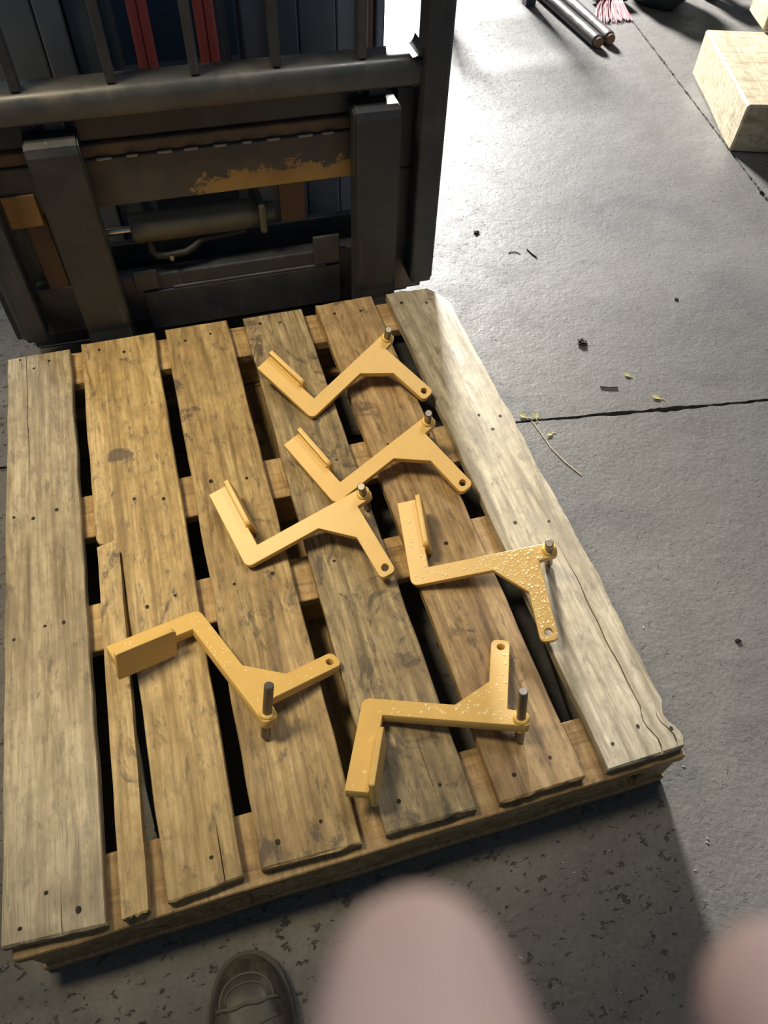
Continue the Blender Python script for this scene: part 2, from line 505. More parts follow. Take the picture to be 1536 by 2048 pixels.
DECK = 0.020
def waney(v):
    d = 0.003*noise.noise(Vector((v*30, 4.4, 0)))
    if v > 0.93: d -= 0.045*((v-0.93)/0.07)**1.6
    if v < 0.06: d += 0.006*sin(v*110) - 0.004
    d += 0.006*noise.noise(Vector((v*7, 8.4, 0)))
    return d
def split_left(v):
    # the strip has split away from this board's left side over its near half
    if v > 0.53: return 0.0
    if v > 0.505: return 0.0425*(0.53-v)/0.025
    return 0.0425 + 0.022*(0.505-v)/0.505*1.0 - 0.006*(0.505-v)/0.505
D = []
D.append(board((0.108, 1.206, 0.243, 1.209), (0.105, 0.004, 0.243, -0.006), 0, DECK,
               [(0.30, 0.36, 0.62, 1.0, 0.0006, 0.006), (0.60, 0.58, 0.0, 0.045, 0.0005, 0.005)], seed=1))
D.append(board((0.267, 1.217, 0.434, 1.219), (0.267, -0.003, 0.432, 0.002), 0, DECK,
               [(0.72, 0.76, 0.0, 0.075, 0.0012, 0.008)], seed=2, left=split_left, ny=110))
D.append(board((0.459, 1.222, 0.605, 1.222), (0.459, 0.004, 0.606, -0.001), 0, DECK, seed=3))
D.append(board((0.643, 1.218, 0.786, 1.220), (0.642, 0.001, 0.786, -0.001), 0, DECK,
               [(0.56, 0.62, 0.02, 0.11, 0.0005, 0.004)], seed=4))
D.append(board((0.823, 1.221, 0.965, 1.226), (0.824, -0.004, 0.966, -0.003), 0, DECK, seed=5, ends=0.005))
D.append(board((1.003, 1.224, 1.150, 1.222), (1.004, -0.004, 1.147, -0.002), 0, DECK,
               [(0.70, 0.70, 0.0, 0.34, 0.0013, 0.010), (0.86, 0.90, 0.0, 0.06, 0.0012, 0.008)], seed=6, right=waney, ny=110, ends=0.005))
strip = board((0.2685, 0.632, 0.3085, 0.642), (0.2625, -0.007, 0.300, -0.004), 0.001, DECK, seed=9, wob=0.0007, ny=50, ends=0.006)
wm = ['wood_pale', 'wood_honey', 'wood_honey_b', 'wood_grey', 'wood_red', 'wood_bleached']
boards = [obj('deck_board', loc_bm(b), M[m], pallet) for b, m in zip(D, wm)]
boards[5]['label'] = 'bleached deck board with a waney outer edge'
boards[0]['label'] = 'pale grey worn outer deck board'
st = obj('deck_board', loc_bm(strip), M['wood_honey'], pallet)
st['label'] = 'narrow split-off strip of deck board'

# nails: dark sunk heads
def nail_mesh(r=0.0036):
    bm = bmesh.new()
    bmesh.ops.create_cone(bm, cap_ends=True, segments=9, radius1=r, radius2=r*0.9, depth=0.004)
    me = bpy.data.meshes.new('nail'); bm.to_mesh(me); bm.free(); me.materials.append(M['nail'])
    return me
NM = nail_mesh()
nails = {0: [(0.164, 1.160), (0.197, 1.177), (0.135, 1.196), (0.122, 0.743), (0.157, 0.731), (0.2, 0.741), (0.122, 0.475), (0.173, 0.488),
             (0.204, 0.487), (0.165, 0.057), (0.207, 0.023), (0.13, 0.021)],
         1: [(0.361, 1.166), (0.307, 1.187), (0.345, 0.73), (0.40, 0.715), (0.345, 0.48), (0.395, 0.49), (0.392, 0.04)],
         2: [(0.50, 1.17), (0.56, 1.18), (0.495, 0.735), (0.565, 0.725), (0.5, 0.486), (0.571, 0.49), (0.555, 0.045), (0.488, 0.034)],
         3: [(0.679, 1.188), (0.726, 1.18), (0.70, 0.74), (0.75, 0.725), (0.686, 0.487), (0.75, 0.48), (0.743, 0.047), (0.675, 0.041)],
         4: [(0.86, 1.18), (0.925, 1.175), (0.865, 0.74), (0.93, 0.735), (0.9, 0.47), (0.924, 0.04), (0.859, 0.03)],
         5: [(1.03, 1.18), (1.09, 1.165), (1.124, 0.756), (1.08, 0.771), (1.094, 0.724), (1.046, 0.481), (1.111, 0.467), (1.083, 0.048),
             (1.03, 0.033), (1.134, 0.03)]}
for b, L in nails.items():
    for (x, y) in L:
        o = bpy.data.objects.new('nail', NM); COL.objects.link(o); o.parent = boards[b]
        o.location = Vector((x, y, -0.0014)) - PO
        k = 0.8+0.5*random.random(); o.scale = (k, k*(0.8+0.5*random.random()), 1)
for (x, y) in ((0.289, 0.031),):
    o = bpy.data.objects.new('nail', NM); COL.objects.link(o); o.parent = st; o.location = Vector((x, y, -0.0012)) - PO

def plank(x0, x1, y0, y1, z0, z1, seed, name, mat='wood_cross', bev=0.002):
    b = box(x0, x1, y0, y1, z0, z1, bev, seg=1)
    bmesh.ops.subdivide_edges(b, edges=[e for e in b.edges if abs((e.verts[0].co-e.verts[1].co).x) > 0.2], cuts=24)
    for q in b.verts:
        q.co.y += 0.003*noise.noise(Vector((q.co.x*8, seed, q.co.z*20)))
        q.co.z += 0.0012*noise.noise(Vector((q.co.x*8, seed+5, q.co.y*20)))
    return obj(name, loc_bm(b), M[mat], pallet)
CZ = -0.0215
for i, (y0, y1, xa, xb) in enumerate(((-0.013, 0.093, 0.112, 1.146), (0.43, 0.526, 0.118, 1.135), (0.676, 0.780, 0.115, 1.138), (1.112, 1.216, 0.112, 1.14))):
    plank(xa, xb, y0, y1, CZ-0.022, CZ, i*3.3, 'cross_board')
# blocks between the cross boards and the bottom boards
for (y0, y1) in ((0.44, 0.52), (0.685, 0.775), (1.12, 1.205)):
    for (x0, x1) in ((0.125, 0.215), (0.60, 0.70), (1.058, 1.132)):
        plank(x0, x1, y0, y1, -0.119, CZ-0.0245, y0+x0, 'block')
# near side: stringers on edge close the front; a gap shows a nail near the right corner
plank(0.122, 0.43, -0.008, 0.034, -0.119, CZ-0.0245, 2.2, 'front_stringer', 'wood_honey_b')
plank(0.4315, 1.045, -0.010, 0.034, -0.119, CZ-0.0245, 6.2, 'front_stringer', 'wood_honey_b')
plank(1.086, 1.141, -0.009, 0.05, -0.119, CZ-0.0245, 7.2, 'block', 'wood_honey_b')
for i, (y0, y1) in enumerate(((-0.015, 0.085), (1.11, 1.21))):
    plank(0.12, 1.142, y0, y1, FLOOR+0.0005, -0.1205, i*5.1+1, 'bottom_board')
for x0, x1 in ((0.125, 0.215), (0.6, 0.7), (1.058, 1.132)):
    b = box(x0, x1, 0.088, 1.107, FLOOR+0.0005, -0.1205, 0.002, seg=1)
    obj('bottom_board', loc_bm(b), M['wood_honey'], pallet)
o = obj('nail', tube([(1.064, 0.006, -0.12), (1.067, 0.002, -0.046)], 0.0035, 8), M['nail_steel'], pallet, tuple(-PO))
o['label'] = 'bare nail shank in the front gap'

# ------------------------------------------------------------------ yellow brackets
T = 0.018
outline = rounded([(-0.036, -0.030, 0.013), (0.112, -0.0295, 0.004), (0.1645, -0.080, 0.004), (0.1655, -0.170, 0.010), (0.197, -0.170, 0.010),
                   (0.1945, -0.0285, 0.0008), (0.2285, -0.0255, 0.009), (0.2285, 0.0005, 0.008), (0.0, 0.0, 0.0012), (-0.001, 0.134, 0.0015), (-0.037, 0.134, 0.0015)])
hole = [(0.182+0.0068*cos(2*pi*k/20), -0.1545+0.0068*sin(2*pi*k/20)) for k in range(20)]
plate_me = extruded(outline, [hole], T/2, 0.0011)
plate_me.materials.append(M['yellow'])
def flange_mesh():
    pts = rounded([(0.034, -0.033, 0.010), (0.136, -0.033, 0.004), (0.136, 0.028, 0.004), (0.034, 0.028, 0.010)])
    me = extruded(pts, [], 0.0045, 0.001)
    # plate lies in local y-z: curve x -> y, curve y -> z, thickness -> x
    me.transform(Matrix(((0, 0, 1, 0.0045), (1, 0, 0, 0), (0, 1, 0, 0), (0, 0, 0, 1))))
    me.materials.append(M['yellow'])
    return me
flange_me = flange_mesh()
def finish(bm, name, mat, smooth=True):
    me = bpy.data.meshes.new(name); bmesh.ops.recalc_face_normals(bm, faces=bm.faces[:]); bm.to_mesh(me); bm.free(); me.materials.append(mat)
    if smooth: me.shade_smooth()
    return me
PX, PY = 0.2152, -0.0120
pin_bm = tube([(PX, PY, -0.077), (PX, PY, -0.0755), (PX, PY, 0.0455), (PX, PY, 0.047)], [0.0062, 0.0075, 0.0075, 0.0062], 20)
pin_me = finish(pin_bm, 'pin', M['pin'], False)
def collar(s):
    bm = tube([(PX, PY, s*0.0088), (PX, PY, s*0.0105), (PX, PY, s*0.0128), (PX, PY, s*0.0142), (PX, PY, s*0.0142)], [0.0125, 0.0128, 0.0115, 0.0095, 0.0072], 20)
    for q in bm.verts:
        r = 1+0.05*noise.noise(q.co*300)
        q.co.x = PX+(q.co.x-PX)*r; q.co.y = PY+(q.co.y-PY)*r
    return bm
collar_top = finish(collar(1), 'collar', M['bead'])
collar_bot = finish(collar(-1), 'collar', M['bead'])
def weld(s):
    path = [(-0.0012, 0.04+0.0925*k/24, s*0.0093) for k in range(25)]
    bm = tube(path, [0.0024*(0.85+0.25*random.random()) for _ in path], 8)
    return finish(bm, 'weld_bead', M['bead'])
weld_top, weld_bot = weld(1), weld(-1)

def inside(px, py, poly):
    c = False
    for i in range(len(poly)):
        (x0, y0), (x1, y1) = poly[i-1], poly[i]
        if (y0 > py) != (y1 > py) and px < (x1-x0)*(py-y0)/(y1-y0)+x0: c = not c
    return c
def droplets(n, sgn, region, rmax=0.0032):
    bm = bmesh.new()
    placed = []
    tries = 0
    while len(placed) < n and tries < n*60:
        tries += 1
        x, y = random.uniform(-0.03, 0.225), random.uniform(-0.165, 0.13)
        if random.random() > region(x, y): continue
        r = 0.0009 + (rmax-0.0009)*random.random()**2.2
        if not all(inside(x+r*1.5*cos(a), y+r*1.5*sin(a), outline) for a in (0, 1.57, 3.14, 4.71)): continue
        if (x-PX)**2+(y-PY)**2 < (0.014+r)**2 or (x-0.182)**2+(y+0.1545)**2 < (0.009+r)**2 or (x > -0.006 and y > 0.02): continue
        if any((x-a)**2+(y-b)**2 < (r+c)**2 for a, b, c in placed): continue
        placed.append((x, y, r))
        ax, ay = 0.85+0.3*random.random(), 0.85+0.3*random.random()
        rings = []
        for (k, h) in ((1.0, 0.0), (0.86, 0.32), (0.5, 0.52)):
            rings.append([bm.verts.new((x+r*k*ax*cos(2*pi*i/10), y+r*k*ay*sin(2*pi*i/10), sgn*(T/2-0.0001+r*h))) for i in range(10)])
        top = bm.verts.new((x, y, sgn*(T/2+r*0.58)))
        for a, b in zip(rings, rings[1:]):
            for i in range(10): bm.faces.new((a[i], a[(i+1) % 10], b[(i+1) % 10], b[i]))
        for i in range(10): bm.faces.new((rings[-1][i], rings[-1][(i+1) % 10], top))
    return finish(bm, 'water_droplets', M['water'])

POSES = [
 ([[0.8441, -0.5342, -0.0466], [0.4758, 0.7861, -0.3945], [0.2474, 0.3108, 0.9177]],[0.7414, 0.8836, 0.0225], 1,
  'dry yellow bracket farthest back on the pallet, nearest the forklift', None),
 ([[0.9007, -0.4151, -0.1286], [0.3634, 0.8817, -0.301], [0.2383, 0.2243, 0.9449]],[0.7386, 0.6443, 0.0235], 1,
  'dry yellow bracket whose corner touches the pin of another bracket, second from the forklift', None),
 ([[0.954, -0.2341, -0.1876], [0.1769, 0.944, -0.2784], [0.2422, 0.2324, 0.942]],[0.5563, 0.5401, 0.024], 1,
  'yellow bracket at the centre left with its pin end over the next bracket', (36, lambda x, y: 0.7, 0.0018)),
 ([[0.9507, 0.1227, -0.285], [-0.1856, 0.9609, -0.2057], [0.2486, 0.2484, 0.9362]],[0.8446, 0.4117, 0.0235], 1,
  'yellow bracket thickly beaded with water drops, near the bleached board', (430, lambda x, y: 0.05+0.95*min(1, max(0, (x-0.05)/0.08)), 0.0034)),
 ([[0.377, -0.9084, -0.1808], [-0.914, -0.3333, -0.2312], [0.1497, 0.2524, -0.956]],[0.4177, 0.3961, 0.0215], -1,
  'turned-over yellow bracket showing its flange face, leftmost on the pallet', (70, lambda x, y: 0.7, 0.0019)),
 ([[0.913, -0.4076, 0.0192], [-0.389, -0.8836, -0.2605], [0.1231, 0.2303, -0.9653]],[0.6851, 0.164, 0.0235], -1,
  'wet turned-over yellow bracket nearest the front edge of the pallet', (110, lambda x, y: 0.1+0.9*min(1, max(0, x/0.08)), 0.0032)),
]
for R, tr, sgn, label, drops in POSES:
    m = Matrix(R).to_quaternion().to_matrix().to_4x4(); m.translation = Vector(tr)
    e = thing('steel_bracket', label, 'bracket', group='yellow painted brackets')
    e.matrix_world = m
    obj('plate', plate_me, None, e)
    obj('flange', flange_me, None, e)
    obj('pin', pin_me, None, e)
    obj('collar', collar_top, None, e); obj('collar', collar_bot, None, e)
    obj('weld_bead', weld_top, None, e); obj('weld_bead', weld_bot, None, e)
    if drops:
        d = obj('water_droplets', droplets(drops[0], sgn, drops[1], drops[2]), None, e)
        d['kind'] = 'stuff'; d['label'] = 'clear water drops'

# ------------------------------------------------------------------ forklift
fk = thing('forklift', 'dark forklift with two black forks slid under the pallet', 'forklift', (0.65, 1.4, FLOOR))
FO = Vector((0.65, 1.4, FLOOR))
def fpart(name, bm, mat, label=None, parent=None, smooth=False):
    bmesh.ops.translate(bm, verts=bm.verts[:], vec=-FO)
    o = obj(name, bm, M[mat], parent or fk)
    if smooth: smooth_by_angle(o, 45)
    if label: o['label'] = label
    return o
def fork(x0, x1):
    # side profile in y-z, swept across x
    prof = [(0.062, -0.100), (0.09, -0.090), (0.34, -0.078), (1.20, -0.068), (1.235, -0.055), (1.2455, -0.025), (1.249, 0.0), (1.250, 0.415), (1.256, 0.430),
            (1.27, 0.436), (1.330, 0.438), (1.330, 0.40), (1.302, 0.40), (1.292, 0.385), (1.292, -0.06), (1.28, -0.095), (1.25, -0.108), (0.9, -0.110), (0.25, -0.106)]
    bm = bmesh.new()
    def tw(y): return 0.0 if y > 0.2 else 0.024*((0.2-y)/0.138)**1.6
    a = [bm.verts.new((x0+tw(y), y, z)) for y, z in prof]; b = [bm.verts.new((x1-tw(y), y, z)) for y, z in prof]
    n = len(prof)
    for k in range(n): bm.faces.new((a[k], a[(k+1) % n], b[(k+1) % n], b[k]))
    bm.faces.new(a[::-1]); bm.faces.new(b)
    bmesh.ops.recalc_face_normals(bm, faces=bm.faces[:])
    sharp = [e for e in bm.edges if len(e.link_faces) == 2 and e.calc_face_angle(0) > 1.2 and abs(e.verts[0].co.x-e.verts[1].co.x) < 0.001]
    bmesh.ops.bevel(bm, geom=[e for e in bm.edges if e.verts[0].co.x*0 == 0 and abs(e.verts[0].co.x-e.verts[1].co.x) < 0.03], offset=0.004, segments=2, affect='EDGES')
    return bm
for x0, x1 in ((0.287, 0.388), (0.931, 1.034)):
    f = fpart('fork', fork(x0, x1), 'fork')
    xm = x0+0.055
    k = fpart('fork_latch', box(xm-0.012, xm+0.028, 1.30, 1.326, 0.4385, 0.462, 0.004), 'beam', parent=f)
    tb = tube([(xm-0.03, 1.313, 0.445), (xm-0.012, 1.313, 0.47), (xm+0.01, 1.313, 0.476)], 0.006, 10)
    fpart('latch_handle', tb, 'beam', parent=f, smooth=True)
# carriage
fpart('upper_carriage_bar', box(0.19, 1.0395, 1.303, 1.335, 0.272, 0.374, 0.003), 'plate_worn', 'bar with black paint worn through to yellow')
fpart('carriage_lip', box(0.19, 1.0395, 1.3085, 1.34, 0.3745, 0.401, 0.004), 'flange_worn')
for k in range(9):
    x = 0.41+0.058*k+random.uniform(-0.004, 0.004); ln = 0.019+0.016*random.random()
    b = tube([(x, 1.3045, 0.3745), (x+0.003, 1.3025, 0.3745), (x+ln, 1.3025, 0.3745), (x+ln+0.003, 1.3045, 0.3745)], [0.001, 0.003, 0.003, 0.001], 8)
    fpart('weld_bead', b, 'weld')
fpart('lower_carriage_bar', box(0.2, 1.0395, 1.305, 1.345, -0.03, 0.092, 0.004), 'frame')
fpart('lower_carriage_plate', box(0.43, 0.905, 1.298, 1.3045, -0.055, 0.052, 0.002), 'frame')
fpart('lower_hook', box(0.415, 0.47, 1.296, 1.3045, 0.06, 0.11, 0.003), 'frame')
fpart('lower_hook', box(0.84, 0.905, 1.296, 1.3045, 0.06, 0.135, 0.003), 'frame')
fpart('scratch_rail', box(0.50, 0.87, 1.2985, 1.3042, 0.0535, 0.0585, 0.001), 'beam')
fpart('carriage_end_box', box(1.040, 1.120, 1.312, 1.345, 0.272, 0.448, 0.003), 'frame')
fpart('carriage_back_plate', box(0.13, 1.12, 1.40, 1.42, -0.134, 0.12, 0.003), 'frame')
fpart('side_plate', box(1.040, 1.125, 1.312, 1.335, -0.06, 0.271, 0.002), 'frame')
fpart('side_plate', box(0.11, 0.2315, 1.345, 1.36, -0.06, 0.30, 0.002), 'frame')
fpart('orange_stop_block', box(0.205, 0.272, 1.296, 1.3025, 0.252, 0.322, 0.003), 'orange')
fpart('side_strip', box(0.232, 0.276, 1.308, 1.33, 0.0, 0.271, 0.002), 'rust')
# side posts of the load backrest
def post(x0, x1, sd):
    bm = box(x0, x1, 1.252, 1.31, -0.005, 1.5, 0.006)
    return bm
pr = fpart('backrest_post', post(1.078, 1.131, 1), 'frame')
pl = fpart('backrest_post', post(0.150, 0.199, -1), 'frame')
fpart('edge_strip', box(1.1312, 1.139, 1.268, 1.306, -0.005, 1.5, 0.003), 'beam', parent=pr)
fpart('edge_strip', box(0.1415, 0.1498, 1.268, 1.306, -0.005, 1.5, 0.003), 'beam', parent=pl)
# gusset with a rounded inner corner, right and left
def gusset(xc, sg):
    pts = [(0, 0)]+[(0.022*(1-cos(a)), 0.022*(1-sin(a))) for a in [pi/2*k/6 for k in range(7)]]
    pts = [(0, 0), (0.022, 0)]+[(0.022-0.022*sin(a), 0.022-0.022*cos(a)) for a in [pi/2*k/6 for k in range(1, 6)]]+[(0, 0.022)]
    bm = bmesh.new()
    a = [bm.verts.new((xc-sg*x, 1.27, 0.5205+z)) for x, z in pts]; b = [bm.verts.new((xc-sg*x, 1.33, 0.5205+z)) for x, z in pts]
    n = len(pts)
    for k in range(n): bm.faces.new((a[k], a[(k+1) % n], b[(k+1) % n], b[k]))
    bm.faces.new(a); bm.faces.new(b)
    bmesh.ops.recalc_face_normals(bm, faces=bm.faces[:])
    return bm
fpart('corner_gusset', gusset(1.0775, 1), 'frame'); fpart('corner_gusset', gusset(0.1995, -1), 'frame')
# lower beam: rounded front
bp = rounded([(1.272, 0.462, 0.012), (1.338, 0.462, 0.004), (1.338, 0.520, 0.004), (1.272, 0.520, 0.024)], 6)
bm = loft([[(x, y, z) for y, z in bp] for x in (0.1995, 0.4, 0.6, 0.8, 1.0775)])
fpart('backrest_beam', bm, 'beam', smooth=True)
fpart('backrest_under_beam', box(0.1995, 0.98, 1.315, 1.36, 0.405, 0.4605, 0.004), 'frame')
for x in (0.305, 0.474, 0.629, 0.785, 0.957):
    fpart('backrest_bar', box(x-0.009, x+0.009, 1.285, 1.318, 0.5195, 1.5, 0.003), 'frame' if x < 0.9 else 'beam')
fpart('backrest_top_beam', box(0.1415, 1.139, 1.262, 1.325, 1.5005, 1.56, 0.008), 'beam')
# fittings in the right window between beam and fork
fpart('side_shift_block', box(0.99, 1.05, 1.345, 1.40, 0.405, 0.452, 0.003), 'frame')
tb = tube([(0.985, 1.36, 0.41), (1.0, 1.352, 0.44), (1.012, 1.35, 0.462), (1.022, 1.35, 0.466)], 0.009, 10)
fpart('hose_elbow', tb, 'rubber', smooth=True)
# side-shift cylinder
cyl = fpart('side_shift_cylinder', tube([(0.436, 1.345, 0.190), (0.438, 1.345, 0.190), (0.445, 1.345, 0.190), (0.70, 1.345, 0.190), (0.705, 1.345, 0.19), (0.735, 1.345, 0.190), (0.742, 1.345, 0.19), (0.76, 1.345, 0.19)],
                                        [0.026, 0.031, 0.033, 0.033, 0.028, 0.028, 0.022, 0.020], 28), 'cyl', 'dusty hydraulic cylinder', smooth=True)
fpart('piston_rod', tube([(0.36, 1.345, 0.190), (0.436, 1.345, 0.190)], 0.0085, 16), 'chrome', 'bright piston rod', cyl, True)
fpart('hydraulic_line', tube([(0.47, 1.325, 0.168), (0.472, 1.318, 0.145), (0.48, 1.315, 0.134), (0.50, 1.315, 0.131), (0.545, 1.315, 0.134), (0.565, 1.318, 0.142), (0.585, 1.325, 0.155), (0.62, 1.33, 0.155), (0.69, 1.33, 0.160)], 0.008, 12), 'rubber', None, cyl, True)
fpart('brass_fitting', tube([(0.505, 1.305, 0.131), (0.507, 1.305, 0.131), (0.515, 1.305, 0.131), (0.517, 1.305, 0.131)], [0.004, 0.0075, 0.0075, 0.004], 6), 'brass', 'small brass fitting', cyl)
fpart('clamp', box(0.722, 0.738, 1.308, 1.382, 0.155, 0.226, 0.006), 'cyl', None, cyl)
fpart('cylinder_bracket', box(0.775, 0.835, 1.336, 1.35, 0.16, 0.271, 0.003), 'rust')
# mast rails behind, from the floor up
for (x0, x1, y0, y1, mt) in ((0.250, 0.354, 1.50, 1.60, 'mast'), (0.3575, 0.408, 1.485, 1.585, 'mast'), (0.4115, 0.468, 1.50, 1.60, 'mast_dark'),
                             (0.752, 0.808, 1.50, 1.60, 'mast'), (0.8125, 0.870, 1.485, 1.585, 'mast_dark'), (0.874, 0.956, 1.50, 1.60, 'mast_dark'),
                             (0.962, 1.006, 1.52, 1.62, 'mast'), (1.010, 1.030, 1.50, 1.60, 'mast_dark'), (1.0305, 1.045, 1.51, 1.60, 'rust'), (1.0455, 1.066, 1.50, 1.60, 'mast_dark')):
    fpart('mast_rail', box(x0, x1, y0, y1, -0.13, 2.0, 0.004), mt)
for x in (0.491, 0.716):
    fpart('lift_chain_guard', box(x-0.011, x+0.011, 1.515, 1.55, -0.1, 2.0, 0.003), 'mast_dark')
for x in (0.540, 0.559, 0.667, 0.687):
    fpart('red_hose', tube([(x, 1.47, 0.42), (x, 1.47, 1.0), (x, 1.47, 1.96)], 0.0108, 14), 'red', 'red hydraulic hose', smooth=True)
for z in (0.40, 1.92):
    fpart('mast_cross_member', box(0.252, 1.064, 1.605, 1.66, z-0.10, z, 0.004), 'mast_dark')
fpart('body_cowl', box(0.26, 1.055, 1.80, 2.75, -0.02, 0.95, 0.05), 'cowl', 'dark body panel with blue haze painted into its colour')
for x0, x1 in ((0.27, 0.43), (0.88, 1.045)):
    bm = tube([(x0, 1.98, 0.14), (x0+0.012, 1.98, 0.14), (x1-0.012, 1.98, 0.14), (x1, 1.98, 0.14)], [0.23, 0.2795, 0.2795, 0.23], 36)
    fpart('front_wheel', bm, 'rubber', smooth=True)

# ------------------------------------------------------------------ timbers at the right
tim = thing('timber_block', 'thick pale rough-sawn timber lying on the floor at the right edge', 'timber', (2.6, 2.15, FLOOR), -math.atan2(0.191, 0.582))
def rough_block(x0, x1, y0, y1, z0, z1, seed):
    b = box(x0, x1, y0, y1, z0, z1, 0.006, seg=1)
    bmesh.ops.subdivide_edges(b, edges=b.edges[:], cuts=5, use_grid_fill=True)
    for q in b.verts: q.co += Vector((noise.noise(q.co*9+Vector((seed, 0, 0))), noise.noise(q.co*9+Vector((0, seed, 0))), 0.5*noise.noise(q.co*7+Vector((0, 0, seed)))))*0.004
    for q in b.verts: q.co.z = max(q.co.z, z0)
    return b
obj('timber', rough_block(-0.055, 0.42, -0.315, 0.297, 0.001, 0.160, 1), M['wood_timber'], tim)
tim2 = thing('timber_block', 'short pale timber offcut lying on top of the thick timber', 'timber', (2.95, 2.40, FLOOR+0.163), -math.atan2(0.191, 0.582))
obj('timber', rough_block(-0.10, 0.3, -0.06, 0.14, 0.001, 0.075, 4), M['wood_timber'], tim2)

# ------------------------------------------------------------------ steel bars, stand, broom, bag, rack far back
def bar(a, b, r, label):
    a, b = Vector(a), Vector(b); d = (b-a).normalized()
    t0 = thing('steel_bar', label, 'bar', a, group='round steel bars on the floor')
    z = Vector((0, 0, 0))
    smooth_by_angle(obj('shaft', tube([z+d*0.02, z+d*0.026, (b-a)], [r*0.93, r, r], 24), M['rod'], t0), 40)
    o = smooth_by_angle(obj('threaded_tip', tube([z, z+d*0.003, z+d*0.02], [r*0.68, r*0.76, r*0.76], 20), M['rust'], t0), 40)
    o['label'] = 'turned-down reddish end'
bar((2.368, 2.735, FLOOR+0.0255), (2.335, 3.95, FLOOR+0.0255), 0.0255, 'left one of two round steel bars lying side by side far back')
bar((2.432, 2.755, FLOOR+0.0255), (2.430, 3.95, FLOOR+0.0255), 0.0255, 'right one of two round steel bars lying side by side far back')
stand = thing('steel_stand', 'dark square-legged steel stand beside the round bars', 'stand', (2.27, 3.24, FLOOR))
for (x, y) in ((0, 0), (-0.42, 0.05), (0.02, 0.4), (-0.4, 0.45)):
    obj('leg', box(x-0.024, x+0.024, y-0.024, y+0.024, 0.001, 0.34, 0.003), M['frame'], stand)
for q in ((-0.445, 0.024, -0.02, 0.02), (-0.425, 0.044, 0.40, 0.44), (-0.44, -0.40, 0.0205, 0.3995), (-0.02, 0.02, 0.0205, 0.3995)):
    obj('top_rail', box(*q, 0.3405, 0.37, 0.003), M['frame'], stand)

broom = thing('broom', 'broom with red bristles lying on the floor far back', 'broom', (2.645, 3.11, FLOOR))
bm = bmesh.new()
for k in range(130):
    a = random.uniform(-0.5, 0.5)
    x0 = -0.02+0.1*a; z0 = 0.035+random.uniform(-0.012, 0.012)
    ln = 0.14+0.05*random.random()
    p0 = Vector((x0*0.6, 0.05, z0)); p1 = Vector((x0*1.3-0.03, -0.03, z0*0.75)); p2 = Vector((x0*1.8-0.05, 0.04-ln, 0.004+0.008*random.random()))
    tube([p0, p1, p2], [0.0022, 0.002, 0.0014], 4, bm=bm)
b = obj('bristles', bm, M['bristle'], broom); b['kind'] = 'stuff'
obj('broom_head', box(-0.09, 0.07, 0.03, 0.11, 0.012, 0.06, 0.01), M['frame'], broom)
obj('handle', tube([(0.0, 0.1, 0.035), (0.02, 1.3, 0.016)], 0.0135, 12), M['rust'], broom, smooth=True)

bag = thing('rubbish_bag', 'dark plastic bag slumped on the floor behind the broom', 'bag', (2.87, 3.18, FLOOR))
bm = bmesh.new(); bmesh.ops.create_icosphere(bm, subdivisions=4, radius=1)
for q in bm.verts:
    n = noise.noise(q.co*2.3)*0.16 + noise.noise(q.co*6)*0.07
    q.co = Vector((q.co.x*0.14*(1+n), q.co.y*0.2*(1+n), 0.115+max(-0.113, q.co.z*0.15*(1+n))))
obj('bag_body', bm, M['bag'], bag, smooth=True)
obj('bag_neck', tube([(0.0, 0.02, 0.245), (0.01, 0.02, 0.28), (0.03, 0.015, 0.31), (0.06, 0.0, 0.33)], [0.04, 0.022, 0.034, 0.05], 12), M['bag'], bag, smooth=True)
rack = thing('steel_rack', 'low dark steel rack along the back at the top right', 'rack', (3.08, 3.14, FLOOR))
for x in (0.05, 0.75, 1.45):
    obj('leg', box(x-0.03, x+0.03, -0.03, 0.03, 0.001, 0.09, 0.003), M['frame'], rack)
    obj('leg', box(x-0.03, x+0.03, 0.57, 0.63, 0.001, 0.09, 0.003), M['frame'], rack)
obj('rail', box(0.0, 1.6, -0.05, 0.04, 0.0905, 0.17, 0.005), M['frame'], rack)
obj('rail', box(0.0, 1.6, 0.56, 0.65, 0.0905, 0.17, 0.005), M['frame'], rack)
for k in range(5): obj('cross_bar', box(0.05+0.36*k, 0.11+0.36*k, 0.041, 0.559, 0.11, 0.16, 0.003), M['frame'], rack)

# ------------------------------------------------------------------ litter on the floor
def clod(x, y, s, label, cat='debris', mat='clod'):
    bm = bmesh.new(); bmesh.ops.create_icosphere(bm, subdivisions=3, radius=1)
    sd = random.random()*50
    for q in bm.verts:
        k = 0.8+0.7*noise.noise(q.co*1.9+Vector((sd, 0, 0)))+0.5*noise.noise(q.co*4.3+Vector((0, sd, 0)))
        q.co = Vector((q.co.x*s*k, q.co.y*s*0.8*k, max(-s*0.3, q.co.z*s*0.5*k)))
    return tag(obj('dirt_clod', bm, M[mat], None, (x, y, FLOOR+s*0.3)), label, cat)
clod(1.505, 1.072, 0.014, 'black crumbly dirt clod alone on the bare concrete right of the pallet')
clod(1.410, 1.617, 0.009, 'small black crumb near the forklift post on bright concrete')
clod(1.422, 0.187, 0.006, 'tiny black pebble beside a pitted patch of floor near the lower right')
clod(1.848, 1.176, 0.006, 'tiny black crumb inside the grey smudge on the floor')
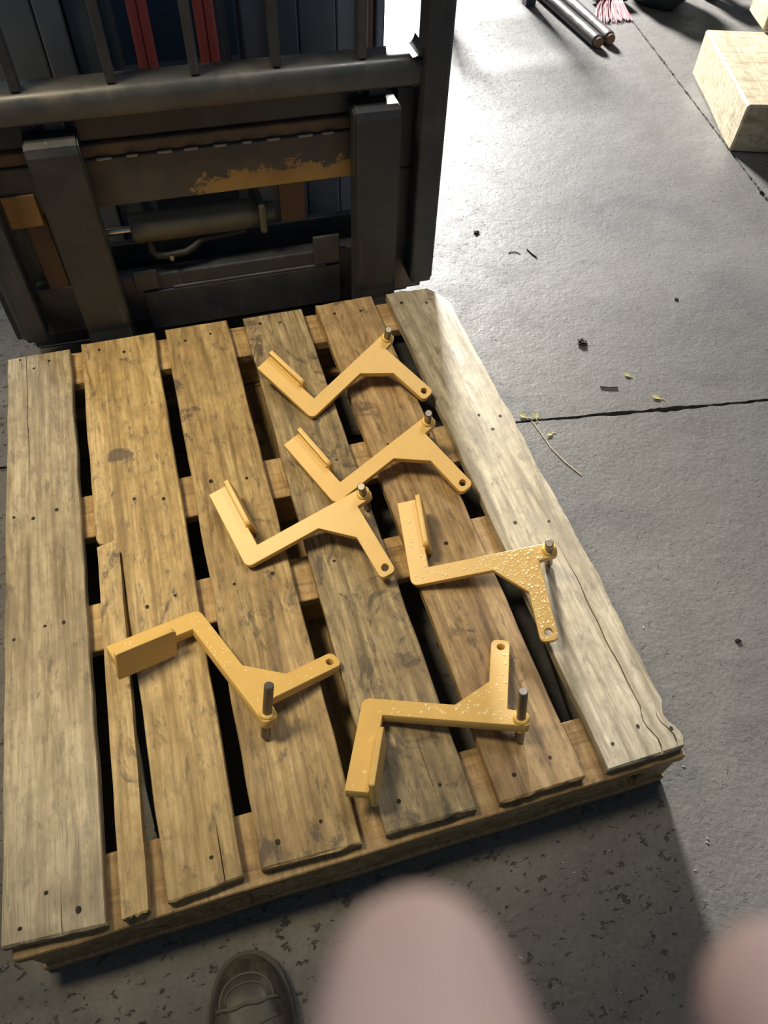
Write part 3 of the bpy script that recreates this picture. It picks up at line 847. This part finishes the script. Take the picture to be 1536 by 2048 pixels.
def leaf(x, y, s, rz, label):
    bm = bmesh.new()
    n = 6
    L = []; R = []; C = []
    for k in range(n+1):
        t = k/n; wd = s*0.62*sin(pi*min(1, 0.06+t*0.94))**0.8
        C.append(bm.verts.new((0, s*2*(t-0.5), 0.0012+0.003*t)))
        L.append(bm.verts.new((-wd, s*2*(t-0.5), 0.003+0.002*t))); R.append(bm.verts.new((wd, s*2*(t-0.5), 0.0025+0.002*t)))
    for k in range(n):
        bm.faces.new((L[k], C[k], C[k+1], L[k+1])); bm.faces.new((C[k], R[k], R[k+1], C[k+1]))
    bmesh.ops.solidify(bm, geom=bm.faces[:], thickness=0.0005)
    tube([(0, -s, 0.0014), (0.003, -s*1.6, 0.0012), (-0.002, -s*2.3, 0.001)], 0.0007, 5, bm=bm)
    return tag(obj('dry_leaf', bm, M['leaf'], None, (x, y, FLOOR), (0, 0, rz)), label, 'leaf', 'dry leaves by the pallet')
leaf(1.248, 0.862, 0.0104, 0.9, 'tiny pale dry leaf closest to the pallet edge')
leaf(1.279, 0.855, 0.0104, -0.3, 'tiny pale dry leaf at the left end of the floor joint')
leaf(1.286, 0.790, 0.0078, 1.6, 'tiny pale dry leaf just below the floor joint')
leaf(1.565, 0.930, 0.0104, 0.6, 'tiny pale dry leaf highest up, right of the pallet')
leaf(1.598, 0.838, 0.0117, 0.8, 'tiny pale dry leaf above the chipped part of the joint')
def strand(pts, r, name, label, mat):
    return tag(obj(name, tube([(x, y, FLOOR+r+0.0005) for x, y in pts], r, 6), M[mat]), label, 'litter')
strand([(1.262, 0.842), (1.268, 0.80), (1.272, 0.75), (1.286, 0.70), (1.306, 0.655)], 0.0011, 'straw', 'thin pale curved straw beside the pallet edge', 'straw')
strand([(1.467, 1.497), (1.476, 1.50), (1.49, 1.497), (1.50, 1.485)], 0.0011, 'wire_scrap', 'thin dark curled wire on bright concrete', 'clod')
strand([(1.528, 1.50), (1.532, 1.478), (1.54, 1.455)], 0.0018, 'wire_scrap', 'short dark straight wire right of the curled wire', 'clod')
strand([(1.478, 0.907), (1.497, 0.898), (1.52, 0.893)], 0.002, 'wire_scrap', 'short dark twig lying above the floor joint', 'clod')
bm = bmesh.new()
for k in range(130):
    x = random.uniform(0.5, 1.45); y = random.uniform(-0.62, 0.02)
    if x < 1.18 and y > -0.03: continue
    if x > 1.2 and random.random() < 0.3: y = random.uniform(-0.3, 0.5)
    s = 0.0006+0.0015*random.random()**2
    b = bmesh.new(); bmesh.ops.create_icosphere(b, subdivisions=1, radius=s)
    mt = Matrix.Translation((x, y, FLOOR+s*0.45)) @ Matrix.Rotation(random.uniform(0, 6), 4, 'Z') @ Matrix.Diagonal((1.8, 0.7, 0.45, 1))
    b.transform(mt); me = bpy.data.meshes.new('t'); b.to_mesh(me); b.free(); bm.from_mesh(me); bpy.data.meshes.remove(me)
tag(obj('floor_chips', bm, M['chip']), 'tiny pale metal chips scattered on the dark floor in front', 'chips', kind='stuff')

# ------------------------------------------------------------------ boot
boot = thing('work_boot', 'dusty black leather work boot on the floor at the bottom edge', 'boot', (0.395, -0.411, FLOOR), -0.03)
boot.scale = (1.12, 1.12, 1.08)
def halfw(t):   # t 0 heel .. 1 toe
    return 0.052*(1-abs(2*max(0, min(1, t))-1)**3.2)**0.5*(0.72+0.38*t) + 1e-4
NS = 26
def boot_outline(off=0.0, k=44):
    pts = []
    ts = [0.5-0.5*cos(pi*i/(k//2)) for i in range(k//2+1)]
    for t in ts: pts.append((halfw(t)+off*(1 if 0.02 < t < 0.98 else 0.3), -0.0+0.298*t + (off if t > 0.5 else -off)*abs(2*t-1)))
    for t in ts[::-1][1:-1]: pts.append((-(halfw(t)+off*(1 if 0.02 < t < 0.98 else 0.3)), 0.298*t + (off if t > 0.5 else -off)*abs(2*t-1)))
    return pts
o1 = boot_outline(0.005)
bm = loft([[(x, y, 0.0008) for x, y in o1], [(x, y, 0.020) for x, y in o1], [(x*0.985, y, 0.024) for x, y in o1]])
smooth_by_angle(obj('sole', bm, M['sole'], boot), 40)
rings = []
for j in range(NS+1):
    t = 0.004+0.992*(0.5-0.5*cos(pi*j/NS))
    hw = halfw(t)*0.985
    y = 0.298*t
    top = 0.074 + 0.055*max(0, (0.72-t))*1.0 if t < 0.72 else 0.074-0.0*(t-0.72)
    if t > 0.72: top = 0.024+0.050*max(0.0, 1-((t-0.72)/0.278)**2.4)**0.5
    if t < 0.08: top = 0.024+(top-0.024)*(t/0.08)**0.5
    ring = []
    for k in range(20):
        a = pi*k/19
        cx = cos(a); sz = sin(a)
        ring.append((hw*math.copysign(abs(cx)**0.62, cx), y, 0.0235+(top-0.0235)*abs(sz)**0.72))
    rings.append(ring)
bm = loft(rings)
up = obj('upper', bm, M['leather'], boot); smooth_by_angle(up, 60)
def on_upper(x, t):
    hw = halfw(t)*0.985
    top = 0.074+0.055*max(0, (0.72-t))
    if t > 0.72: top = 0.024+0.050*max(0.0, 1-((t-0.72)/0.278)**2.4)**0.5
    c = max(-0.999, min(0.999, x/hw)); cc = abs(c)**(1/0.62); s = sqrt(max(0, 1-cc*cc))
    return Vector((x, 0.298*t, 0.0235+(top-0.0235)*s**0.72+0.0006))
def seam(pts, r=0.0016):
    o = obj('seam', tube([on_upper(x, t) for x, t in pts], r, 8), M['thread'], up)
    o.data.shade_smooth()
seam([(-0.040+0.080*k/16, 0.80+0.004*sin(k)) for k in range(17)], 0.0022)
seam([(-0.033*cos(pi*k/20)*1.0, 0.80+0.115*sin(pi*k/20)**0.8) for k in range(21)])
seam([(-0.026*cos(pi*k/20)*1.0, 0.815+0.065*sin(pi*k/20)**0.8) for k in range(21)], 0.0012)
seam([(-0.036+0.036*k/8, 0.735-0.02*(k/8)) for k in range(9)]+[(0.036*k/8, 0.715+0.022*(k/8)) for k in range(1, 9)], 0.0014)
bm = loft([[(0.044*cos(2*pi*k/24)*sx, 0.066+0.062*sin(2*pi*k/24)*sy, z) for k in range(24)] for z, sx, sy in ((0.07, 1.0, 1.05), (0.10, 0.98, 0.98), (0.14, 0.95, 0.93), (0.18, 1.0, 0.98), (0.19, 1.02, 1.0), (0.191, 0.95, 0.93), (0.13, 0.88, 0.86))], caps=False)
obj('shaft', bm, M['leather'], boot, smooth=True)
for k in range(5):
    y = 0.115+0.014*k; z = 0.122-0.0085*k
    obj('lace', tube([(-0.024, y, z-0.006), (-0.012, y+0.003, z+0.001), (0, y+0.006, z+0.004), (0.012, y+0.003, z+0.001), (0.024, y, z-0.006)], 0.0022, 8), M['thread'], boot, smooth=True)

# ------------------------------------------------------------------ the hand holding the phone (fingers reach in front of the lens)
hand = thing('hand', 'blurred pink fingers of a hand held close at the bottom edge', 'hand')
hand.matrix_world = CAM
V = []; E = []; RD = []
def chain(root, pts):
    last = root
    for (p, r) in pts:
        V.append(p); RD.append(r); i = len(V)-1
        if last is not None: E.append((last, i))
        last = i
    return last
# skin graph in the hand's own space: -z is where the camera looks, y is up
chain(None, [((0.012, -0.105, 0.085), 0.030)])                                         # palm root
k0 = chain(0, [((0.012, -0.085, 0.060), 0.026)])
chain(k0, [((0.0045, -0.060, 0.030), 0.0115), ((0.0036, -0.0430, -0.004), 0.0104), ((0.0033, -0.0408, -0.040), 0.0102), ((0.0032, -0.0418, -0.062), 0.0096), ((0.0031, -0.0432, -0.077), 0.0074)])
chain(k0, [((0.034, -0.064, 0.034), 0.0115), ((0.0375, -0.050, -0.002), 0.0102), ((0.0365, -0.0440, -0.036), 0.0100), ((0.0360, -0.0436, -0.060), 0.0096), ((0.0358, -0.0448, -0.074), 0.0078)])
chain(k0, [((-0.022, -0.066, 0.036), 0.0108), ((-0.0275, -0.060, 0.006), 0.0092), ((-0.028, -0.066, -0.014), 0.0086), ((-0.0275, -0.078, -0.018), 0.0068)])
chain(k0, [((-0.046, -0.074, 0.044), 0.0098), ((-0.052, -0.070, 0.020), 0.0082), ((-0.053, -0.076, 0.004), 0.0076), ((-0.0525, -0.085, 0.000), 0.006)])
chain(0, [((0.048, -0.098, 0.070), 0.0145), ((0.066, -0.086, 0.048), 0.0118), ((0.074, -0.074, 0.026), 0.0102), ((0.077, -0.066, 0.010), 0.0078)])
chain(0, [((0.010, -0.135, 0.125), 0.027), ((0.006, -0.185, 0.200), 0.032)])
me = bpy.data.meshes.new('hand'); me.from_pydata(V, E, []); me.materials.append(M['skin'])
ho = bpy.data.objects.new('skin', me); COL.objects.link(ho); ho.parent = hand
md = ho.modifiers.new('Skin', 'SKIN'); md.use_smooth_shade = True
for i, sv in enumerate(me.skin_vertices[0].data):
    sv.radius = (RD[i], RD[i]); sv.use_root = (i == 0)
sd = ho.modifiers.new('Subdivision', 'SUBSURF'); sd.levels = 2; sd.render_levels = 2
